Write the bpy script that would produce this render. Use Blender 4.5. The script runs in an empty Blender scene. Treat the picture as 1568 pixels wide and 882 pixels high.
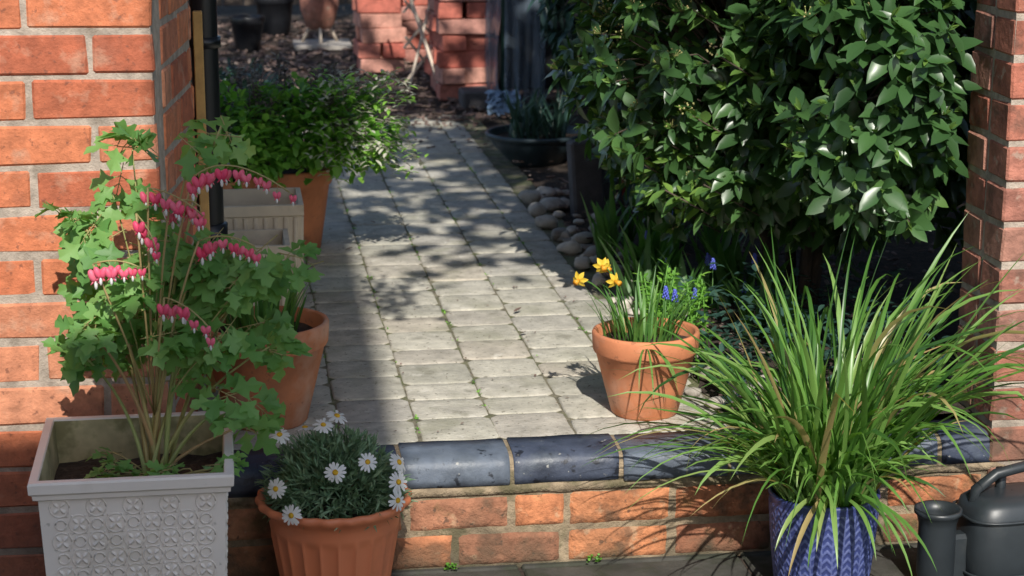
import bpy, math, random
from mathutils import Vector, Matrix, noise
R = random.Random(7)
S = bpy.context.scene
V = Vector
def U(a,b): return R.uniform(a,b)

# ------------------------------------------------------------ mesh builder
class MB:
    def __init__(s): s.v=[];s.f=[];s.m=[];s.r=[];s.sm=[]
    def add(s,vs,fs,m=0,r=0.5,sm=False):
        o=len(s.v); s.v.extend([tuple(p) for p in vs])
        for f in fs:
            s.f.append([i+o for i in f]); s.m.append(m)
            s.r.append(r); s.sm.append(sm)
    def build(s,name,mats):
        me=bpy.data.meshes.new(name); me.from_pydata(s.v,[],s.f)
        for m in mats: me.materials.append(m)
        me.polygons.foreach_set('material_index',s.m)
        me.polygons.foreach_set('use_smooth',s.sm)
        a=me.attributes.new('rnd','FLOAT','FACE'); a.data.foreach_set('value',s.r)
        me.update(); ob=bpy.data.objects.new(name,me); S.collection.objects.link(ob); return ob

SG=[(a,b,c) for a in(-1,1) for b in(-1,1) for c in(-1,1)]
def brick(mb,c,h,ax=(1,0,0),ay=(0,1,0),az=(0,0,1),ch=.004,jit=.0,m=0,r=None):
    c=V(c);ax=V(ax);ay=V(ay);az=V(az)
    idx={};vs=[]
    for sg in SG:
        j=V((U(-jit,jit),U(-jit,jit),U(-jit,jit)))
        for k in range(3):
            loc=[sg[q]*(h[q]-(0 if q==k else ch)) for q in range(3)]
            idx[(sg,k)]=len(vs); vs.append(c+ax*loc[0]+ay*loc[1]+az*loc[2]+j)
    fs=[]
    for k in range(3):
        p,q=[x for x in range(3) if x!=k]
        for s in(-1,1):
            fc=[]
            for sp,sq in((-1,-1),(1,-1),(1,1),(-1,1)):
                g=[0,0,0];g[k]=s;g[p]=sp;g[q]=sq; fc.append(idx[(tuple(g),k)])
            fs.append(fc)
        for sp in(-1,1):
            for sq in(-1,1):
                g1=[0,0,0];g1[k]=-1;g1[p]=sp;g1[q]=sq
                g2=list(g1);g2[k]=1;g1=tuple(g1);g2=tuple(g2)
                fs.append([idx[(g1,p)],idx[(g1,q)],idx[(g2,q)],idx[(g2,p)]])
    for sg in SG: fs.append([idx[(sg,0)],idx[(sg,1)],idx[(sg,2)]])
    out=[]
    for f in fs:
        n=(vs[f[1]]-vs[f[0]]).cross(vs[f[2]]-vs[f[0]])
        cc=sum((vs[i] for i in f),V())/len(f)
        out.append(f if n.dot(cc-c)>0 else f[::-1])
    mb.add(vs,out,m,U(0,1) if r is None else r)
def box(mb,x0,x1,y0,y1,z0,z1,m=0,r=.5,ch=.002,jit=0):
    brick(mb,((x0+x1)/2,(y0+y1)/2,(z0+z1)/2),((x1-x0)/2,(y1-y0)/2,(z1-z0)/2),ch=ch,m=m,r=r,jit=jit)
def prism(mb,poly,z0,z1,m=0,r=.5):
    n=len(poly); vs=[(x,y,z0) for x,y in poly]+[(x,y,z1) for x,y in poly]
    fs=[[i,(i+1)%n,(i+1)%n+n,i+n] for i in range(n)]+[list(range(n))[::-1],list(range(n,2*n))]
    mb.add(vs,fs,m,r)
def lathe(mb,cx,cy,prof,seg=48,m=0,r=.5,mod=None,z0=0,rf=None):
    vs=[];n=len(prof)
    for i,(rr,z) in enumerate(prof):
        for k in range(seg):
            a=2*math.pi*k/seg; q=rr+(mod(i,a,rr,z) if mod else 0)
            vs.append((cx+q*math.cos(a),cy+q*math.sin(a),z+z0))
    fs=[]
    for i in range(n-1):
        for k in range(seg):
            k2=(k+1)%seg; fs.append([i*seg+k,i*seg+k2,(i+1)*seg+k2,(i+1)*seg+k])
    o=len(mb.f); mb.add(vs,fs,m,r,True)
    if rf:
        q=0
        for i in range(n-1):
            for k in range(seg):
                mb.r[o+q]=rf(i,2*math.pi*(k+.5)/seg); q+=1
def disc(mb,cx,cy,z,rad,m=0,r=.5,seg=24,bump=.006):
    vs=[(cx,cy,z+bump)]; fs=[]
    for j in(1,2):
        for k in range(seg):
            a=2*math.pi*k/seg; vs.append((cx+rad*j/2*math.cos(a),cy+rad*j/2*math.sin(a),z+U(-bump,bump)))
    for k in range(seg):
        k2=(k+1)%seg; fs.append([0,1+k,1+k2]); fs.append([1+k,1+seg+k,1+seg+k2,1+k2])
    mb.add(vs,fs,m,r,True)
def frame(d,up=None):
    d=V(d).normalized(); up=V(up) if up is not None else V((0,0,1))
    s=d.cross(up)
    if s.length<1e-4: s=d.cross(V((1,0,0)))
    s.normalize(); n=s.cross(d).normalized(); return d,s,n
def tube(mb,pts,rad,seg=6,m=0,r=.5,sm=True):
    pts=[V(p) for p in pts]; n=len(pts)
    if not isinstance(rad,(list,tuple)): rad=[rad]*n
    vs=[];fs=[]
    for i,p in enumerate(pts):
        d=(pts[min(i+1,n-1)]-pts[max(i-1,0)])
        d,s,nn=frame(d,(0.13,.21,.97))
        for k in range(seg):
            a=2*math.pi*k/seg; vs.append(p+(s*math.cos(a)+nn*math.sin(a))*rad[i])
    for i in range(n-1):
        for k in range(seg):
            k2=(k+1)%seg; fs.append([i*seg+k,i*seg+k2,(i+1)*seg+k2,(i+1)*seg+k])
    fs.append(list(range(seg))[::-1]); fs.append([(n-1)*seg+k for k in range(seg)])
    mb.add(vs,fs,m,r,sm)
def bez(a,b,c,n=8):
    a,b,c=V(a),V(b),V(c); return [a*(1-t)**2+b*2*t*(1-t)+c*t*t for t in [i/n for i in range(n+1)]]
def ell(mb,c,rad,m=0,r=.5,su=10,sv=6,rough=0,rot=None):
    c=V(c);vs=[];fs=[]; sd=V((U(0,99),U(0,99),U(0,99)))
    M_=rot or Matrix.Identity(3)
    for j in range(sv+1):
        th=math.pi*j/sv
        for k in range(su):
            a=2*math.pi*k/su; p=V((math.sin(th)*math.cos(a),math.sin(th)*math.sin(a),math.cos(th)))
            q=1+(rough*noise.noise(p*1.3+sd) if rough else 0)
            vs.append(c+M_@V((p.x*rad[0]*q,p.y*rad[1]*q,p.z*rad[2]*q)))
    for j in range(sv):
        for k in range(su):
            k2=(k+1)%su; fs.append([j*su+k,(j+1)*su+k,(j+1)*su+k2,j*su+k2])
    mb.add(vs,fs,m,r,True)
def leaf(mb,p,d,up,L,W,m=0,r=.5,curl=.15,fold=.18,prof=((0,.03),(.22,.75),(.5,1),(.78,.62),(1,.0))):
    d,s,n=frame(d,up); p=V(p); vs=[];fs=[]
    for t,w in prof:
        c=p+d*(L*t)-n*(curl*L*t*t); hw=W*.5*w
        vs+= [c-s*hw+n*fold*hw*2,c,c+s*hw+n*fold*hw*2]
    for i in range(len(prof)-1):
        a=i*3; fs+=[[a,a+1,a+4,a+3],[a+1,a+2,a+5,a+4]]
    mb.add(vs,fs,m,r,True)
def blade(mb,p,az,L,W,t0,t1,m=0,r=.5,seg=8,pw=1.4,tw=0,kink=0):
    p=V(p); vs=[];fs=[]; kk=U(.4,.8) if kink else 9; ka=U(.4,1.1)*kink; wob=U(-.35,.35)
    for i in range(seg+1):
        t=i/seg; th=t0+(t1-t0)*t**pw+(ka if t>kk else 0); az2=az+wob*t
        h=V((math.cos(az2),math.sin(az2),0)); s0=V((-math.sin(az2),math.cos(az2),0))
        d=h*math.sin(th)+V((0,0,1))*math.cos(th); n=s0.cross(d)
        s=(s0*math.cos(tw*t)+n*math.sin(tw*t))
        hw=W*.5*(.75+.25*min(1,t*4))*(1-max(0,(t-.55)/.45)**1.6)
        vs+=[p-s*hw,p+n.normalized()*hw*.35,p+s*hw]; p=p+d*(L/seg)
    for i in range(seg):
        a=i*3; fs+=[[a,a+1,a+4,a+3],[a+1,a+2,a+5,a+4]]
    mb.add(vs,fs,m,r,True)
def rdir(zmin=-1,zmax=1):
    z=U(zmin,zmax);a=U(0,6.283);q=math.sqrt(max(0,1-z*z)); return V((q*math.cos(a),q*math.sin(a),z))

# ------------------------------------------------------------ materials
def mat(name,cols,rough=.7,ns=12,namp=.35,bump=.3,bs=60,bd=.004,trans=0,spec=.5,spots=None,coat=0,tcol=None,nrough=0,grime=None):
    m=bpy.data.materials.new(name); m.use_nodes=True; nt=m.node_tree; N=nt.nodes; L=nt.links
    b=N['Principled BSDF']; out=N['Material Output']
    cols=list(cols)
    if len(cols)==1: cols=cols*2
    at=N.new('ShaderNodeAttribute'); at.attribute_name='rnd'
    cr=N.new('ShaderNodeValToRGB')
    e=cr.color_ramp.elements
    while len(e)<len(cols): e.new(.5)
    for i,c in enumerate(cols): e[i].position=i/max(1,len(cols)-1); e[i].color=(*c,1)
    L.new(at.outputs['Fac'],cr.inputs[0]); col=cr.outputs[0]
    tc=N.new('ShaderNodeTexCoord')
    if ns:
        nz=N.new('ShaderNodeTexNoise'); nz.inputs['Scale'].default_value=ns; nz.inputs['Detail'].default_value=3; nz.inputs['Roughness'].default_value=.65
        L.new(tc.outputs['Object'],nz.inputs['Vector'])
        mr=N.new('ShaderNodeMapRange'); mr.inputs[1].default_value=.3; mr.inputs[2].default_value=.7
        mr.inputs[3].default_value=1-namp; mr.inputs[4].default_value=1+namp
        L.new(nz.outputs['Fac'],mr.inputs[0])
        mx=N.new('ShaderNodeVectorMath'); mx.operation='SCALE'
        L.new(col,mx.inputs[0]); L.new(mr.outputs[0],mx.inputs['Scale'])
        col=mx.outputs[0]
    for sp in (spots or []):   # (scale, threshold, softness, colour, amount)
        n2=N.new('ShaderNodeTexNoise'); n2.inputs['Scale'].default_value=sp[0]; n2.inputs['Detail'].default_value=4
        n2.inputs['Roughness'].default_value=.6
        mp=N.new('ShaderNodeVectorMath'); mp.operation='ADD'; mp.inputs[1].default_value=(sp[0]*1.3,sp[1]*7,3)
        L.new(tc.outputs['Object'],mp.inputs[0]); L.new(mp.outputs[0],n2.inputs['Vector'])
        r2=N.new('ShaderNodeMapRange'); r2.inputs[1].default_value=sp[1]; r2.inputs[2].default_value=sp[1]+sp[2]
        r2.inputs[3].default_value=0; r2.inputs[4].default_value=sp[4]
        L.new(n2.outputs['Fac'],r2.inputs[0])
        mi=N.new('ShaderNodeMix'); mi.data_type='RGBA'; L.new(r2.outputs[0],mi.inputs[0])
        L.new(col,mi.inputs[6]); mi.inputs[7].default_value=(*sp[3],1); col=mi.outputs[2]
    if grime:  # damp dirt near the ground: (z_low, z_high, colour, amount)
        sx=N.new('ShaderNodeSeparateXYZ'); L.new(tc.outputs['Object'],sx.inputs[0])
        n4=N.new('ShaderNodeTexNoise'); n4.inputs['Scale'].default_value=9; L.new(tc.outputs['Object'],n4.inputs['Vector'])
        ad=N.new('ShaderNodeMath'); ad.operation='MULTIPLY_ADD'; L.new(n4.outputs['Fac'],ad.inputs[0]); ad.inputs[1].default_value=.5; L.new(sx.outputs[2],ad.inputs[2])
        r5=N.new('ShaderNodeMapRange'); r5.inputs[1].default_value=grime[0]+.25; r5.inputs[2].default_value=grime[1]+.25; r5.inputs[3].default_value=grime[3]; r5.inputs[4].default_value=0
        L.new(ad.outputs[0],r5.inputs[0]); mi=N.new('ShaderNodeMix'); mi.data_type='RGBA'; L.new(r5.outputs[0],mi.inputs[0])
        L.new(col,mi.inputs[6]); mi.inputs[7].default_value=(*grime[2],1); col=mi.outputs[2]
    L.new(col,b.inputs['Base Color'])
    b.inputs['Roughness'].default_value=rough; b.inputs['Specular IOR Level'].default_value=spec
    b.inputs['Coat Weight'].default_value=coat
    if nrough:
        r3=N.new('ShaderNodeMapRange'); r3.inputs[1].default_value=.3; r3.inputs[2].default_value=.7
        r3.inputs[3].default_value=rough-nrough; r3.inputs[4].default_value=rough+nrough
        L.new(nz.outputs['Fac'],r3.inputs[0]); L.new(r3.outputs[0],b.inputs['Roughness'])
    if bump:
        n3=N.new('ShaderNodeTexNoise'); n3.inputs['Scale'].default_value=bs; n3.inputs['Detail'].default_value=4; n3.inputs['Roughness'].default_value=.7
        L.new(tc.outputs['Object'],n3.inputs['Vector'])
        bp=N.new('ShaderNodeBump'); bp.inputs['Strength'].default_value=bump; bp.inputs['Distance'].default_value=bd
        L.new(n3.outputs['Fac'],bp.inputs['Height']); L.new(bp.outputs[0],b.inputs['Normal'])
    if trans:
        tr=N.new('ShaderNodeBsdfTranslucent'); ms=N.new('ShaderNodeMixShader'); ms.inputs[0].default_value=trans
        sc=N.new('ShaderNodeVectorMath'); sc.operation='MULTIPLY'; sc.inputs[1].default_value=tcol or (1.5,1.7,.7)
        L.new(col,sc.inputs[0]); L.new(sc.outputs[0],tr.inputs[0])
        L.new(b.outputs[0],ms.inputs[1]); L.new(tr.outputs[0],ms.inputs[2]); L.new(ms.outputs[0],out.inputs[0])
    return m

M={}
M['brick']=mat('orange_brick',[(.40,.11,.055),(.56,.175,.08),(.63,.22,.10),(.50,.15,.07),(.60,.27,.155)],.85,30,.28,.7,80,.005,
   spots=[(60,.60,.08,(.15,.06,.04),.65),(18,.56,.15,(.62,.38,.26),.5),(9,.60,.12,(.30,.12,.08),.45)],grime=(-.15,.12,(.12,.08,.06),.55))
M['mortar']=mat('mortar',[(.40,.33,.27),(.45,.38,.31)],.95,30,.3,.8,120,.005,spots=[(15,.56,.12,(.22,.18,.14),.6)],grime=(-.15,.10,(.10,.085,.06),.6))
M['oldbrick']=mat('old_brick',[(.30,.10,.05),(.50,.20,.09),(.42,.14,.065),(.30,.13,.075),(.50,.25,.13)],.9,22,.45,1,45,.008,
   spots=[(11,.52,.10,(.12,.075,.045),.75),(30,.60,.08,(.54,.36,.22),.55),(8,.58,.1,(.08,.105,.035),.55),(55,.62,.06,(.05,.04,.03),.7)],grime=(-.24,-.12,(.06,.055,.035),.7))
M['oldmortar']=mat('old_mortar',[(.27,.21,.14),(.34,.26,.17)],.95,20,.4,1,70,.008,spots=[(10,.50,.12,(.11,.10,.05),.8),(30,.62,.1,(.50,.38,.26),.4)],grime=(-.24,-.12,(.06,.055,.035),.75))
M['pierbrick']=mat('pier_brick',[(.32,.10,.07),(.40,.14,.09),(.36,.17,.13),(.44,.21,.15)],.9,22,.4,.8,60,.006,
   spots=[(14,.54,.12,(.12,.07,.05),.7),(30,.6,.08,(.42,.33,.26),.6)],grime=(-.1,.3,(.10,.08,.055),.6))
M['blue']=mat('blue_engineering_brick',[(.035,.045,.075),(.055,.070,.108),(.13,.155,.19),(.045,.056,.09)],.5,14,.4,.5,70,.003,
   spots=[(30,.60,.05,(.010,.011,.016),.85),(9,.54,.14,(.15,.175,.20),.5),(60,.67,.04,(.42,.41,.37),.7)],nrough=.12)
M['sett']=mat('stone_setts',[(.39,.375,.315),(.48,.455,.38),(.54,.51,.43),(.43,.405,.355),(.50,.45,.37)],.9,18,.24,.8,90,.004,
   spots=[(5,.52,.16,(.29,.285,.20),.55),(80,.61,.05,(.15,.14,.10),.75),(24,.62,.06,(.68,.65,.58),.5),(12,.60,.08,(.22,.21,.16),.55)])
M['joint']=mat('sandy_joint',[(.20,.18,.125)],.95,25,.5,.9,150,.006,spots=[(9,.46,.1,(.13,.15,.055),.7)])
M['soil']=mat('soil',[(.060,.042,.031)],1,40,.5,1,90,.015,spots=[(50,.6,.1,(.14,.10,.07),.7)])
M['mulch']=mat('bark_mulch',[(.14,.09,.075),(.25,.17,.14),(.10,.065,.055),(.36,.28,.23)],.95,30,.4,.6,60,.01)
M['slab']=mat('dark_paving',[(.06,.058,.05)],.9,10,.4,.6,70,.005,spots=[(8,.5,.1,(.03,.036,.02),.7)])
M['terra']=mat('terracotta',[(.50,.175,.075),(.60,.22,.10)],.8,9,.22,.3,120,.002,
   spots=[(7,.50,.15,(.62,.40,.29),.55),(5,.55,.12,(.25,.11,.06),.6),(60,.62,.06,(.2,.09,.05),.45)])
M['plaster']=mat('orange_plastic',[(.72,.23,.105)],.5,6,.1,.05,80,.001,spots=[(8,.56,.15,(.50,.18,.10),.4)])
M['white']=mat('cream_plastic',[(.82,.75,.67)],.6,7,.06,.1,120,.001,spots=[(6,.54,.15,(.62,.56,.46),.45),(40,.66,.05,(.25,.23,.17),.5)])
M['inner']=mat('stained_lining',[(.55,.46,.25)],.8,14,.3,.2,60,.002,spots=[(12,.5,.1,(.22,.20,.08),.7)])
M['beige']=mat('beige_planter',[(.58,.49,.37)],.8,9,.12,.2,90,.002,spots=[(9,.54,.14,(.32,.27,.19),.5)])
M['bpot']=mat('cobalt_glaze',[(.030,.042,.15),(.06,.08,.23),(.18,.21,.38)],.4,14,.25,.2,70,.002,coat=.2)
M['black']=mat('black_paint',[(.012,.013,.016)],.35,0,0,.1,60,.001)
M['can']=mat('slate_plastic',[(.025,.031,.036)],.40,10,.2,.1,120,.001,spots=[(14,.58,.1,(.06,.065,.065),.5)])
M['teal']=mat('slate_teal_plastic',[(.032,.052,.062)],.45,8,.2,0)
M['stone']=mat('cobble',[(.34,.31,.27),(.54,.49,.43),(.26,.24,.22),(.62,.57,.50)],.85,22,.25,.3,60,.004)
M['wood']=mat('weathered_wood',[(.07,.052,.04),(.11,.085,.065)],.85,20,.4,.5,50,.004)
M['lath']=mat('pale_lath',[(.62,.52,.42)],.8,20,.2,0)
M['batten']=mat('yellow_batten',[(.50,.30,.10)],.7,20,.2,0)
M['slate']=mat('slate_grey',[(.085,.08,.085)],.8,14,.3,.7,30,.008)
M['bush']=mat('laurel_leaf',[(.030,.070,.026),(.048,.115,.036),(.075,.165,.048),(.17,.29,.06)],.34,0,0,0,trans=.2,spec=.6,tcol=(2.0,2.1,.6))
M['bud']=mat('flower_bud',[(.26,.28,.09),(.44,.36,.17)],.7,0,0,0)
M['strap']=mat('strap_leaf',[(.04,.115,.025),(.075,.19,.035),(.13,.28,.05),(.22,.38,.10),(.45,.32,.15)],.36,0,0,0,trans=.28,spec=.6,tcol=(1.6,1.7,.6))
M['bleed']=mat('bleeding_heart_leaf',[(.11,.27,.065),(.16,.35,.09),(.24,.44,.13)],.5,0,0,0,trans=.35,tcol=(1.4,1.4,.6))
M['bstem']=mat('bleeding_heart_stem',[(.42,.27,.13),(.28,.33,.11)],.6,0,0,0)
M['pink']=mat('pink_petal',[(.88,.08,.19),(.92,.24,.34)],.5,0,0,0,trans=.25,tcol=(1.1,1,1))
M['wpet']=mat('white_petal',[(.82,.82,.80)],.6,0,0,0,trans=.2,tcol=(1,1,1))
M['yel']=mat('yellow_petal',[(.85,.60,.06)],.5,0,0,0,trans=.25,tcol=(1.1,1,.8))
M['org']=mat('orange_trumpet',[(.85,.40,.03)],.5,0,0,0,trans=.2,tcol=(1,1,.8))
M['disk']=mat('daisy_centre',[(.65,.38,.02)],.8,80,.3,.5,200,.002)
M['dleaf']=mat('daisy_leaf',[(.10,.19,.10),(.17,.28,.155),(.27,.38,.23)],.55,0,0,0,trans=.15)
M['herb']=mat('herb_leaf',[(.08,.22,.03),(.15,.36,.05),(.26,.50,.08)],.5,0,0,0,trans=.3)
M['sage']=mat('sage_leaf',[(.10,.08,.085),(.18,.16,.14),(.52,.52,.42)],.7,0,0,0,trans=.15,tcol=(1,1,1))
M['dark']=mat('dark_shrub_leaf',[(.020,.052,.044),(.035,.080,.062),(.055,.12,.09)],.4,0,0,0,trans=.15)
M['green']=mat('bulb_leaf',[(.06,.16,.04),(.10,.24,.05),(.18,.34,.07)],.45,0,0,0,trans=.25)
M['musc']=mat('muscari_blue',[(.10,.13,.55)],.5,0,0,0)
M['red']=mat('red_glaze',[(.45,.05,.04)],.5,0,0,0)
M['tree']=mat('tree_leaf',[(.04,.10,.02),(.07,.15,.03)],.5,0,0,0)
M['bark']=mat('bark',[(.09,.065,.05)],.9,20,.4,.8,30,.01)
M['frameg']=mat('green_tube',[(.01,.04,.03)],.4,0,0,0)
M['bsheet']=mat('blue_sheet',[(.25,.36,.50)],.3,0,0,.3,20,.01)
M['roof']=mat('roof_tile',[(.18,.09,.07)],.8,10,.3,.3)
M['glass']=mat('window_glass',[(.03,.04,.05)],.1,0,0,0)
M['brick2']=mat('red_brick',[(.44,.11,.08),(.54,.17,.12),(.46,.22,.18),(.58,.29,.22)],.9,25,.3,.5,70,.005,spots=[(14,.58,.1,(.14,.05,.04),.6)])
def plastic():
    m=bpy.data.materials.new('clear_plastic'); m.use_nodes=True; N=m.node_tree.nodes; L=m.node_tree.links
    b=N['Principled BSDF']; b.inputs['Base Color'].default_value=(.18,.23,.29,1); b.inputs['Roughness'].default_value=.2
    t=N.new('ShaderNodeBsdfTransparent'); ms=N.new('ShaderNodeMixShader'); nz=N.new('ShaderNodeTexNoise'); nz.inputs['Scale'].default_value=6
    mr=N.new('ShaderNodeMapRange'); mr.inputs[3].default_value=.35; mr.inputs[4].default_value=.85
    L.new(nz.outputs[0],mr.inputs[0]); L.new(mr.outputs[0],ms.inputs[0])
    bp=N.new('ShaderNodeBump'); bp.inputs['Distance'].default_value=.02; L.new(nz.outputs[0],bp.inputs['Height']); L.new(bp.outputs[0],b.inputs['Normal'])
    L.new(t.outputs[0],ms.inputs[1]); L.new(b.outputs[0],ms.inputs[2]); L.new(ms.outputs[0],N['Material Output'].inputs[0]); return m
M['plastic']=plastic()

# ------------------------------------------------------------ ground
mb=MB(); mb.add([(-80,-80,-.24),(80,-80,-.24),(80,80,-.24),(-80,80,-.24)],[[0,1,2,3]],0); mb.build('ground',[M['soil']])
mb=MB()
for i in range(-5,8):
    for j in range(-3,9):
        x=i*.45+.1; y=3.70-.45*j
        brick(mb,(x+.225,y-.235,-.255),(.221,.221,.025),ch=.004,jit=.001)
mb.build('patio_paving',[M['slab']])
mb=MB(); prism(mb,[(-3,3.815),(6,3.815),(6,16),(-3,16)],-.239,-.03)
nx,ny=60,120; vs=[];fs=[]
for j in range(ny+1):
    for i in range(nx+1):
        x=-3+9*i/nx; y=3.81+12.1*j/ny
        on = -.32<x<1.0 and y<8.2
        z=-.018 if on else -.012+.018*noise.noise(V((x*4,y*4,0)))+.012*noise.noise(V((x*15,y*15,2)))
        if x>1.05 and y<8: z+=.02
        vs.append((x,y,z))
for j in range(ny):
    for i in range(nx):
        a=j*(nx+1)+i; fs.append([a,a+1,a+nx+2,a+nx+1])
mb.add(vs,fs,1,.3,True)
mb.build('garden_bed',[M['soil'],M['soil']])
mb=MB()
def chip(x,y,z,s):
    ax,ay,az=[c for c in Matrix.Rotation(U(0,6.28),3,'Z').to_3x3()]
    t=Matrix.Rotation(U(-.5,.5),3,'X'); ax=t@ax;ay=t@ay;az=t@az
    brick(mb,(x,y,z),(s*U(.5,1.2),s*U(.25,.5),s*.15),ax,ay,az,ch=s*.05,jit=s*.08)
for i in range(4400):
    x=U(-.1,2.2); y=7.95+3.9*R.random()**1.2
    chip(x,y,.004+U(0,.012),U(.009,.022))
for i in range(1100): chip(U(1.0,2.0),U(3.85,7.6),.02+U(0,.01),U(.006,.016))
for i in range(260): chip(U(.1,1.0),8.1-abs(R.gauss(0,.35)),.008,U(.007,.014))
mb.build('bark_mulch',[M['mulch']])
mb=MB()
for i in range(560):
    x=U(-.1,.98); y=U(3.85,8.0)
    if R.random()<.4: x=.526+.16*R.randint(-3,3)+U(-.012,.012)
    s=U(.002,.006); leaf(mb,(x,y,.006),rdir(-.1,.1),(0,0,1),s*2,s,0,U(0,1))
for k in range(5):
    leaf(mb,(U(.3,.8),U(4.6,6),.006),rdir(-.1,.1),(0,0,1),.025,.014,0,U(0,1),curl=-.3)
mb.build('leaf_litter',[M['mulch']])

# ------------------------------------------------------------ path
mb=MB()
mb.add([(-.30,3.815,-.0032),(1.02,3.815,-.0032),(1.02,8.15,-.0032),(-.30,8.15,-.0032)],[[0,1,2,3]],1)
for c in range(-5,3):
    x0=.526+.16*c; w=.16; y=3.818-U(0,.03)
    while y<8.05:
        l=R.choice([.12,.14,.15,.16,.17]); ww=w
        if y<3.815: l=l-(3.818-y)+.02; y=3.818
        if c==2 and y>4.9: ww=.09
        z=U(-.0012,.0018); tx=U(-.006,.006); hx,hy=ww/2-.0012,l/2-.0012
        # worn sett: irregular rounded outline with slightly domed top
        cx_,cy_=x0+ww/2+U(-.002,.002),y+l/2; ro=U(-.02,.02); N_=28; rings=((1,-.03),(1.0,-.0045),(.975,-.0012),(.93,0),(.5,.0008)); sd=V((U(0,50),U(0,50),0)); vs=[];fs=[]
        for (k_,zz) in rings:
            for q in range(N_):
                a=2*math.pi*q/N_; ca,sa=math.cos(a),math.sin(a); e=1/max(abs(ca),abs(sa)); e=min(e,1.30)
                wob=1+.018*noise.noise(sd+V((ca*2,sa*2,0)))
                px_,py_=ca*e*hx*k_*wob,sa*e*hy*k_*wob
                vs.append((cx_+px_-py_*ro,cy_+py_+px_*ro,z+zz+tx*px_+(.0012*noise.noise(sd+V((px_*40,py_*40,0))) if zz>-.004 else 0)))
        vs.append((cx_,cy_,z+.001))
        for i in range(4):
            for q in range(N_): q2=(q+1)%N_; fs.append([i*N_+q,i*N_+q2,(i+1)*N_+q2,(i+1)*N_+q])
        for q in range(N_): fs.append([4*N_+q,4*N_+(q+1)%N_,5*N_])
        mb.add(vs,fs,0,U(0,1),True)
        y+=l
mb.build('paved_path',[M['sett'],M['joint']])
mb=MB()
for i in range(140):
    x=.526+.16*R.randint(-3,2)+U(-.004,.004); y=U(3.85,7.5)
    for k in range(R.randint(3,8)):
        leaf(mb,(x+U(-.006,.006),y+U(-.018,.018),-.002),rdir(.2,.9),(0,0,1),U(.004,.009),.004,0,U(0,1))
for (x,y) in ((.41,3.695),(.70,3.695)):
    for k in range(26): leaf(mb,(x+U(-.014,.014),y+U(-.008,.003),-.228+U(0,.012)),rdir(.3,.9),(0,0,1),U(.005,.010),.006,0,U(0,.6))
mb.build('joint_weeds',[M['herb']])

# ------------------------------------------------------------ step
mb=MB()
prof=[(3.812,-.0605),(3.812,.001),(3.772,.001),(3.742,.000),(3.722,-.0025),(3.711,-.008),(3.705,-.015),(3.702,-.024),(3.700,-.045),(3.701,-.060)]
x=.534-.2205*4
while x<1.75:
    w=.2205-.008; r=U(0,1); vs=[];fs=[]; n=len(prof); sd=U(0,50); dz=U(-.0015,.0015); dy=U(-.003,.003)
    ts=[0,.012]+[k/14 for k in range(1,14)]+[.988,1]; sg=len(ts)-1
    for i,t in enumerate(ts):
        for j,(py,pz) in enumerate(prof):
            k=.0013*noise.noise(V((x+t*w,py*3,sd))*16)
            sh=.045 if i in(0,sg) else 0
            vs.append((x+.004+t*w,py+dy+k+(3.76-py)*sh,pz+dz+k+(-.03-pz)*sh))
    for i in range(sg):
        for j in range(n):
            j2=(j+1)%n; fs.append([i*n+j,(i+1)*n+j,(i+1)*n+j2,i*n+j2])
    mb.add(vs,fs,0,r,True)
    mb.add(vs[:n],[list(range(n))],0,r); mb.add(vs[-n:],[list(range(n))[::-1]],0,r); x+=.2205
jp=[(y+.004 if y<3.8 else y,z-.003) for y,z in prof[1:]]+[(3.812,-.058)]
n=len(jp); vs=[(xx,y,z) for xx in(-.14,1.75) for y,z in jp]
mb.add(vs,[[i,(i+1)%n,(i+1)%n+n,i+n] for i in range(n)],1,.6)
box(mb,-.14,1.75,3.710,3.813,-.239,-.060,1,ch=.001)
vs=[];n=120
for i in range(n+1):
    xx=-.14+1.89*i/n
    k=.004*noise.noise(V((xx*18,0,0)))
    vs+=[(xx,3.722,-.057),(xx,3.704+k*.6,-.060),(xx,3.703+k*.6,-.077-k*1.8),(xx,3.722,-.084)]
mb.add(vs,[[i*4+j,i*4+j+1,i*4+j+5,i*4+j+4] for i in range(n) for j in range(3)],1,.7,True)
for row,(z0,z1) in enumerate(((-.152,-.082),(-.230,-.160))):
    x=-.35+(.11 if row else .02)
    while x<1.75:
        w=R.choice([.22,.22,.215,.11]); h=(z1-z0)/2
        cx,cz=x+w/2,(z0+z1)/2; hw_=w/2-.004; nx_,nz_=20,9; sd=U(0,60); y0=3.7025+U(-.0015,.0025); vs=[];fs=[]
        for j in range(nz_+1):
            for i in range(nx_+1):
                u=2*i/nx_-1; v=2*j/nz_-1; e=max(abs(u)**16,abs(v)**10)
                q=V((cx+u*hw_,cz+v*h,sd))
                vs.append((q.x+.0022*noise.noise(q*30),y0+.010*e+.003*abs(noise.noise(q*40))+.004*max(0,noise.noise(q*11)),q.y+.002*noise.noise(q*25+V((9,0,0)))))
        for j in range(nz_):
            for i in range(nx_): a=j*(nx_+1)+i; fs.append([a,a+1,a+nx_+2,a+nx_+1])
        mb.add(vs,fs,2,U(0,1),True)
        x+=w
mb.build('garden_step',[M['blue'],M['oldmortar'],M['oldbrick']])

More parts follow.
